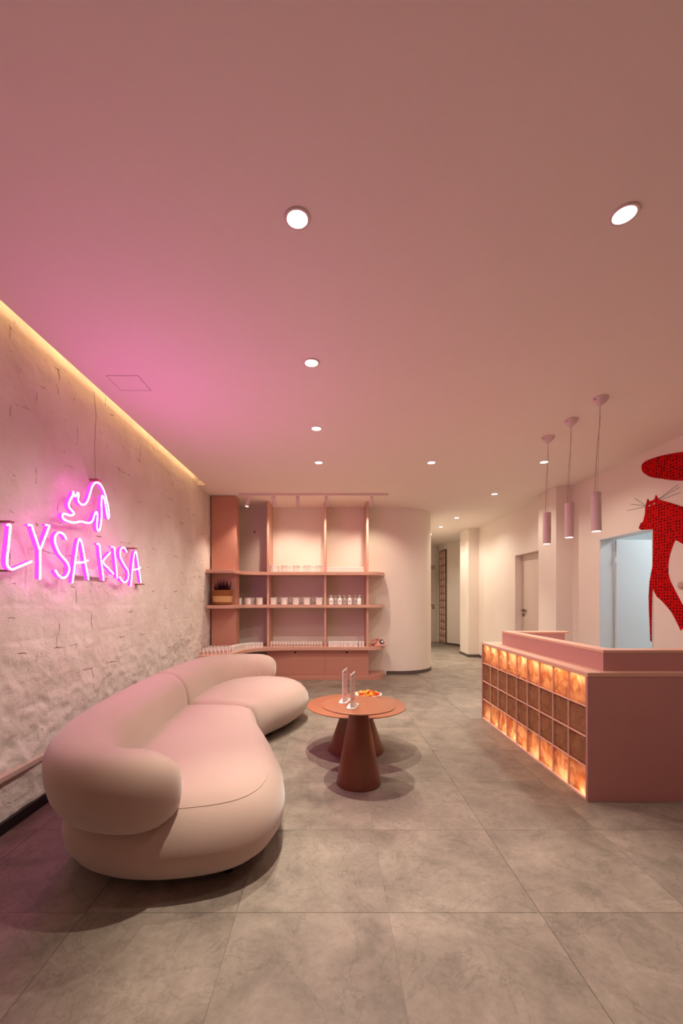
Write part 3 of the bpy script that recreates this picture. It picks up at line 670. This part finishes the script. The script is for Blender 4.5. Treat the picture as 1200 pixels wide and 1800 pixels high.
hs = crom([(-.085, -.02, .032), (-.092, .0, .058), (-.095, .02, .082), (-.03, .035, .108), (.03, .04, .105)], step=.008)
rr = [.030 if (i < 3) else (.026 if i < 5 else (.015 if i < len(hs)-4 else .024)) for i in range(len(hs))]
link('handset', tube([tuple(p) for p in hs], rr, 14), M['phone'], ph, smooth=True)

# ------------------------------------------------------------------ sofa
sf = empty('sofa', (-.95, 3.3, 0), 'long curved cream velvet sofa with a rounded wraparound back against the plaster wall', 'sofa')
so = np.array([-.95, 3.3])
def seat(name, ctrl, seam_y, sgn, center):
    P = crom(ctrl, True, .02); n = len(P)
    # two light smoothing passes
    T = np.roll(P, -1, 0)-np.roll(P, 1, 0); T /= np.linalg.norm(T, axis=1)[:, None]; Nn = np.stack([T[:, 1], -T[:, 0]], 1)
    area = .5*np.sum(P[:, 0]*np.roll(P[:, 1], -1)-np.roll(P[:, 0], -1)*P[:, 1])
    if area < 0: Nn = -Nn
    soft = np.clip((np.abs(P[:, 1]-seam_y)-.01)/.22, 0, 1); soft = .16+.84*soft**.8
    for _ in range(6): soft = (np.roll(soft, 1)+soft+np.roll(soft, -1))/3
    prof = [(.20, .035), (.15, .040), (.09, .062), (.045, .10), (.012, .15), (0, .21), (.008, .27), (.035, .325), (.075, .368), (.125, .397)]
    hd = [.0, .008, .035, .075, .125, .18, .24, .32, .45, .7]; hz = [.21, .27, .325, .368, .397, .415, .426, .434, .441, .445]
    def height(q):
        D = np.sqrt(((q[:, None, :]-P[None, :, :])**2).sum(2))/soft[None, :]
        k = 14.0; d_ = np.sort(D, 1)[:, :1].mean(1); return np.interp(d_, hd, hz)
    def smooth(q, k):
        for _ in range(k): q = .25*np.roll(q, 1, 0)+.5*q+.25*np.roll(q, -1, 0)
        return q
    bm = bmesh.new(); rings = []; q = None; C = np.array(center)
    for k, (d, z) in enumerate(prof):
        q = smooth(P-Nn*(d*soft)[:, None], int(d*120))
        rings.append([bm.verts.new((q[i, 0]-so[0], q[i, 1]-so[1], z)) for i in range(n)])
    for t in np.linspace(.06, .94, 16):
        p = smooth(q, int(40*t))*(1-t)+C*t; zz = height(p); zz = np.maximum(smooth(zz, 4), .397)
        rings.append([bm.verts.new((p[i, 0]-so[0], p[i, 1]-so[1], zz[i])) for i in range(n)])
    cv = bm.verts.new((C[0]-so[0], C[1]-so[1], .4455))
    for a, b in zip(rings, rings[1:]):
        for i in range(n): bm.faces.new((a[i], a[(i+1) % n], b[(i+1) % n], b[i]))
    for i in range(n): bm.faces.new((rings[-1][i], rings[-1][(i+1) % n], cv))
    bm.faces.new(rings[0][::-1])
    o = link(name, bm_me(bm), M['velvet'], sf, smooth=True)
    ring = (P-Nn*(.088*soft)[:, None]); return o, ring
S1 = [(-.605, 3.48), (-.56, 3.36), (-.47, 3.12), (-.355, 2.78), (-.275, 2.48), (-.25, 2.2), (-.30, 2.0), (-.43, 1.87), (-.65, 1.80), (-.88, 1.79), (-1.08, 1.84), (-1.25, 1.97), (-1.36, 2.2), (-1.43, 2.6), (-1.48, 3.05), (-1.50, 3.47), (-1.47, 3.53), (-1.40, 3.545), (-1.2, 3.555), (-.9, 3.565), (-.72, 3.57), (-.64, 3.55)]
S2 = [(-.64, 3.62), (-.72, 3.585), (-.9, 3.58), (-1.2, 3.57), (-1.40, 3.56), (-1.48, 3.58), (-1.51, 3.64), (-1.52, 4.0), (-1.47, 4.4), (-1.33, 4.76), (-1.12, 4.98), (-.9, 5.07), (-.68, 5.07), (-.44, 4.98), (-.29, 4.8), (-.245, 4.58), (-.30, 4.32), (-.41, 4.05), (-.53, 3.83), (-.60, 3.69)]
s1, ring1 = seat('seat', S1, 3.555, 1, (-.85, 2.65)); s2, ring2 = seat('seat', S2, 3.575, -1, (-.9, 4.35))
def backrest(ctrl, tip, seam, lean, hh=(.185, .185)):
    C = crom(ctrl, False, .025); n = len(C); L = np.r_[0, np.cumsum(np.linalg.norm(np.diff(C, axis=0), axis=1))]; tot = L[-1]
    T = np.gradient(C, axis=0); T /= np.linalg.norm(T, axis=1)[:, None]; Nn = np.stack([T[:, 1], -T[:, 0]], 1)   # right-hand normal
    bm = bmesh.new(); rings = []; K = 36
    for i in range(n):
        s = L[i]
        u = min(1, s/tip); f = math.sqrt(max(0, 1-(1-u)**2)) if s < tip else 1
        v = min(1, (tot-s)/seam); g = (math.sqrt(max(0, 1-(1-v)**2))*.16+.84) if v < 1 else 1
        k_ = max(f, .02)*g; a = .162*k_; b = .190*(k_**.8)
        zc = .50-.034*(1-min(1, s/.9)); b *= 1-.08*(1-min(1, s/.6))
        ring = []
        for q in range(K):
            th = 2*math.pi*q/K; c_, s_ = math.cos(th), math.sin(th)
            e = .84; x = a*math.copysign(abs(c_)**e, c_); z = b*math.copysign(abs(s_)**e, s_)
            x += -lean*(z/.19)*.035                       # top leans away from the seat
            if z < 0: x *= 1.0
            p = C[i]+Nn[i]*x; ring.append(bm.verts.new((p[0]-so[0], p[1]-so[1], zc+z)))
        rings.append(ring)
    for a, b in zip(rings, rings[1:]):
        for q in range(K): bm.faces.new((a[q], a[(q+1) % K], b[(q+1) % K], b[q]))
    bm.faces.new(rings[0]); bm.faces.new(rings[-1])
    return link('backrest', bm_me(bm), M['velvet'], sf, smooth=True)
backrest([(-.675, 1.93), (-.79, 1.865), (-.92, 1.845), (-1.05, 1.885), (-1.155, 1.99), (-1.235, 2.18), (-1.29, 2.5), (-1.335, 2.9), (-1.355, 3.25), (-1.365, 3.557)], .20, .05, 1)
backrest([(-.66, 4.90), (-.80, 4.96), (-.95, 4.93), (-1.10, 4.83), (-1.24, 4.62), (-1.33, 4.35), (-1.365, 4.0), (-1.368, 3.562)], .20, .05, -1)
# seam line round the seat edge
sel = [i for i in range(len(ring1)) if ring1[i, 0] > -.72 and ring1[i, 1] < 2.75]
link('seam_piping', tube([(ring1[i, 0]-so[0], ring1[i, 1]-so[1], .3765) for i in sel], .0012, 6), M['velvet'], s1)
bm = bmesh.new()
for x, y in ((-.5, 2.05), (-1.15, 2.1), (-.55, 2.9), (-1.3, 3.2), (-1.3, 4.0), (-.6, 4.1), (-.5, 4.7), (-1.1, 4.75)):
    f = link('foot', lathe([(0, 0), (.028, 0), (.028, .038), (0, .038)], 16), M['black'], sf); f.location = (x-so[0], y-so[1], 0)
bm.free()

# ------------------------------------------------------------------ two nested coffee tables
def table(name, x, y, Rt, zt, rb_, rt_, label):
    e = empty(name, (x, y, 0), label, 'table', 'terracotta cone tables')
    link('tabletop', sharp(lathe([(0, zt-.012), (Rt-.012, zt-.012), (Rt-.002, zt-.008), (Rt, zt-.004), (Rt-.001, zt-.001), (Rt-.004, zt), (0, zt)], 96), 60), M['terra'], e)
    link('cone_base', sharp(lathe([(0, 0), (rb_-.002, 0), (rb_, .003), (rb_, .006), (rt_, zt-.0121), (0, zt-.0121)], 64), 60), M['cone'], e)
    return e
TA = table('coffee_table', .195, 3.02, .265, .556, .158, .058, 'taller small round terracotta table on a cone foot, overlapping the larger one')
TB = table('coffee_table', .216, 3.675, .4255, .390, .239, .108, 'lower wide round terracotta table on a cone foot, behind the small one')
# sign stands on the taller table
for k, (x, y, lab) in enumerate([(.100, 3.115, 'pink sign stand on the small table, the one further left'), (.150, 2.965, 'pink sign stand on the small table, the one nearer and right')]):
    e = empty('sign_stand', (x, y, .556), lab, 'sign stand', 'pink sign stands on the small table', rz=R(-14))
    pl = [(.034*math.cos(t)+(0), (.055 if math.sin(t) >= 0 else -.055)+.034*math.sin(t)) for t in np.linspace(0, 2*math.pi, 28, endpoint=False)]
    link('base', sharp(prism(pl, 0, .006, .002)), M['white'], e)
    bm = bmesh.new(); bx(bm, -.0025, .0025, -.078, .078, .006, .232, .001); link('acrylic_panel', bm_me(bm), M['white'], e)
    bm = bmesh.new(); bx(bm, .0025, .0032, -.074, .074, .012, .227); pn = link('printed_face', bm_me(bm), M['sign_pink'], e)
    rs = random.Random(k); bm = bmesh.new()
    for z, w_, h_ in [(.21, .05, .012), (.185, .1, .006), (.168, .08, .006), (.145, .11, .005), (.12, .09, .004), (.108, .1, .004), (.05, .05, .012)]:
        c = -w_/2
        while c < w_/2:
            l = rs.uniform(.006, .018); bx(bm, .0032, .0036, c, min(c+l, w_/2), z-h_/2, z+h_/2); c += l+.005
    link('printed_lines', bm_me(bm), M['print'], pn)
    bm = bmesh.new(); bx(bm, -.005, .0055, -.03, .03, .006, .02, .001); link('slot', bm_me(bm), M['white'], e)
# bowl of sweets on the lower table
bo = empty('sweet_bowl', (.335, 3.87, .390), 'shallow white bowl full of wrapped sweets on the low table', 'bowl')
link('bowl_shell', sharp(lathe([(0, 0), (.05, 0), (.055, .004), (.09, .022), (.125, .048), (.128, .050), (.124, .052), (.088, .027), (.05, .012), (0, .011)], 48), 70), M['bowl'], bo)
rh = random.Random(3); cm = []
for s in range(3):
    bm = bmesh.new(); bmesh.ops.create_icosphere(bm, subdivisions=1, radius=.011)
    for v in bm.verts: v.co = Vector((v.co.x*1.25, v.co.y*(.8+.1*s), v.co.z*.7))
    for sg_ in (-1, 1):
        c = bm.verts.new((sg_*.011, 0, 0)); q = [bm.verts.new((sg_*.021, .007*math.cos(a), .007*math.sin(a))) for a in np.linspace(0, 2*math.pi, 6, endpoint=False)]
        for i in range(6): bm.faces.new((c, q[i], q[(i+1) % 6]))
    cm.append(bm_me(bm))
names = ['red', 'orange', 'yellow', 'cream']; cms = {}
for k in range(64):
    a = k*2.39996; rr = .10*math.sqrt((k+.5)/64); ci = rh.choice([0, 0, 1, 1, 2, 3] if rr*math.cos(a) > 0 else [0, 1, 1, 2, 2, 3])
    key = (k % 3, ci)
    if key not in cms: m2 = cm[k % 3].copy(); m2.materials.append(M['candy%d' % ci]); cms[key] = m2
    o = link('wrapped_sweet', cms[key], None); o.location = (.335+rr*math.cos(a), 3.87+rr*math.sin(a), .390+.046+.018*(1-(rr/.1)**2)+rh.uniform(-.004, .006))
    o.rotation_euler = (rh.uniform(-.6, .6), rh.uniform(-.6, .6), rh.uniform(0, 3.14)); tag(o, 'tiny %s wrapped sweet in the white bowl on the low table' % names[ci], 'sweet', 'sweets in the white bowl')

# ------------------------------------------------------------------ reception counter
rc = empty('reception_counter', (1.65, 2.73, 0), 'pink laminate reception counter fronted with backlit amber glass blocks', 'reception counter')
CX0, CY0, CY1 = 1.65, 2.73, 4.65
box('end_panel', CX0, 2.95, CY0, CY0+.022, 0, .805, M['counter'], rc, .0015)
box('end_panel', CX0, 2.42, CY1-.022, CY1, 0, .805, M['counter'], rc, .0015)
box('rear_panel', CX0+.15, CX0+.17, CY0+.022, CY1-.022, 0, .805, M['white'], rc)
box('ledge', CX0-.003, CX0+.26, CY0-.003, CY1+.003, .805, .832, M['edge'], rc, .002)
box('ledge', CX0+.26, 2.953, CY0-.003, CY0+.17, .805, .832, M['edge'], rc, .002)
box('ledge', CX0+.26, 2.42, CY1-.31, CY1+.003, .805, .832, M['edge'], rc, .002)
box('bottom_rail', CX0, CX0+.14, CY0+.022, CY1-.022, 0, .014, M['joint'], rc)
RX, RY0, RY1 = 1.79, 2.79, 4.44
box('riser', RX, RX+.10, RY0, RY1, .832, .952, M['counter'], rc); box('riser', RX+.1, 2.95, RY0, RY0+.10, .832, .952, M['counter'], rc); box('riser', RX+.1, 2.39, RY1-.10, RY1, .832, .952, M['counter'], rc)
box('riser_top', RX-.002, RX+.102, RY0-.002, RY1+.002, .952, .970, M['edge'], rc, .001); box('riser_top', RX+.102, 2.952, RY0-.002, RY0+.102, .952, .970, M['edge'], rc, .001); box('riser_top', RX+.102, 2.44, RY1-.102, RY1+.002, .952, .970, M['edge'], rc, .001)
box('desk_surface', RX+.03, 2.40, CY0+.17, CY1-.31, .70, .725, M['edge'], rc)
ncol, nrow = 9, 4; gy0, gy1, gz0, gz1 = CY0+.024, CY1-.024, .016, .804
pw, phh = (gy1-gy0)/ncol, (gz1-gz0)/nrow; jw = .007
bm_l = [block_mesh(1, .02, s, 9, .003) for s in range(4)]
bms_ = []
for k, m_ in enumerate(bm_l):
    m_.transform(Matrix.Diagonal((1, pw-jw, phh-jw, 1))); m_.materials.append(M['block'])
for c in range(ncol):
    for r in range(nrow):
        o = bpy.data.objects.new('glass_block', bm_l[(c*3+r*5+c*r) % 4]); COL.objects.link(o); o.parent = rc
        o.location = (.028, gy0+(c+.5)*pw-CY0, gz0+(r+.5)*phh)
        if (c+r) % 2: o.rotation_euler = (0, 0, 0)
for c in range(1, ncol): box('vertical_joint', CX0+.004, CX0+.042, gy0+c*pw-jw/2, gy0+c*pw+jw/2, gz0, gz1, M['joint'], rc)
for r in range(1, nrow):
    box('horizontal_joint', CX0+.003, CX0+(.149 if r != 2 else .042), gy0, gy1, gz0+r*phh-jw/2, gz0+r*phh+jw/2, M['joint'], rc)
bm = bmesh.new()
for c in range(ncol):
    y = gy0+(c+.30)*pw; bx(bm, .058, .070, y-.025-CY0, y+.025-CY0, .020, .028)
link('led_strip', bm_me(bm), M['led_block'], rc)
bm = bmesh.new(); bx(bm, .060, .070, gy0+.02-CY0, gy1-.02-CY0, .795, .801)
m_top = neon('led_counter_top', (1, .82, .56), 28)
link('led_strip', bm_me(bm), m_top, rc)

# ------------------------------------------------------------------ red cat mural on the right wall (cut-out relief, 6 mm)
def mural_part(name, pts, m, parent, th=.006, base=0):
    P = [on_x(1080+x/5, 780+y/5, WR) for x, y in pts]
    bm = bmesh.new(); a = [bm.verts.new((WR-base-parent.location.x-th, p.y-parent.location.y, p.z-parent.location.z)) for p in P]
    b = [bm.verts.new((WR-base-parent.location.x, p.y-parent.location.y, p.z-parent.location.z)) for p in P]
    bm.faces.new(a); bm.faces.new(b[::-1]); n = len(P)
    for i in range(n): bm.faces.new((a[i], b[i], b[(i+1) % n], a[(i+1) % n]))
    return link(name, bm_me(bm), m, parent)
cm_ = empty('cat_mural', (WR, 4.2, 1.3), 'large red spotted cat mural beside the open doorway', 'mural')
up = [tuple(p) for p in crom([(760, 60), (600, 72), (450, 96), (330, 130), (265, 160), (242, 190), (239, 215), (248, 245), (280, 272), (330, 295), (420, 308), (500, 320), (600, 325), (760, 330)], step=12)]
mural_part('raised_tail', up, M['mural'], cm_)
body = [(273, 555), (283, 515), (293, 483), (306, 508), (330, 500), (352, 488), (365, 450), (385, 485), (400, 493), (480, 515), (600, 553), (760, 610), (760, 960), (600, 880), (540, 845), (525, 870), (510, 910), (492, 965), (480, 1020), (474, 1080), (475, 1140), (490, 1200), (540, 1300), (600, 1412), (680, 1560), (640, 1580), (600, 1625), (583, 1642), (565, 1600), (540, 1550), (505, 1485), (470, 1440), (435, 1400), (400, 1365), (375, 1345), (355, 1310), (338, 1270), (333, 1350), (331, 1500), (328, 1700), (325, 1740), (317, 1735), (311, 1600), (305, 1480), (302, 1340), (309, 1220), (322, 1140), (337, 1070), (341, 900), (343, 752), (240, 757), (214, 745), (232, 697), (250, 688), (262, 650), (270, 610)]
mural_part('cat_body', body, M['mural'], cm_)
for e_ in ([(300, 547), (320, 535), (321, 541), (303, 551)], [(343, 530), (360, 517), (361, 523), (345, 534)]):
    mural_part('eye', e_, M['white'], cm_, .002, .006)
for (a_, b_) in (((272, 542), (175, 482)), ((272, 546), (140, 531)), ((270, 553), (108, 587)), ((385, 487), (555, 360)), ((388, 489), (570, 382)), ((398, 495), (580, 428))):
    p, q = [on_x(1080+x/5, 780+y/5, WR-.002)-cm_.location for x, y in (a_, b_)]
    link('whisker', tube([tuple(p), tuple(q)], .0017, 5), M['black'], cm_)
# seam of a flush cupboard door under the mural, and its round pull
ysm = F*WR/(1156-PX)
struct(box('door_4', WR-.003, WR+.001, 2.6, ysm, .07, 2.2, M['wall'], None, .002))
kn = link('door_pull', sharp(lathe([(0, .012), (.03, .012), (.036, .008), (.036, 0)], 24)), mat('pull_beige', (208, 176, 162), .5))
kp = on_x(1197, 1029, WR); kn.rotation_euler = (0, R(-90), 0); kn.location = (WR-.003, kp.y, kp.z); tag(kn, 'round grey pull beside the red cat leg at the right edge', 'door pull')
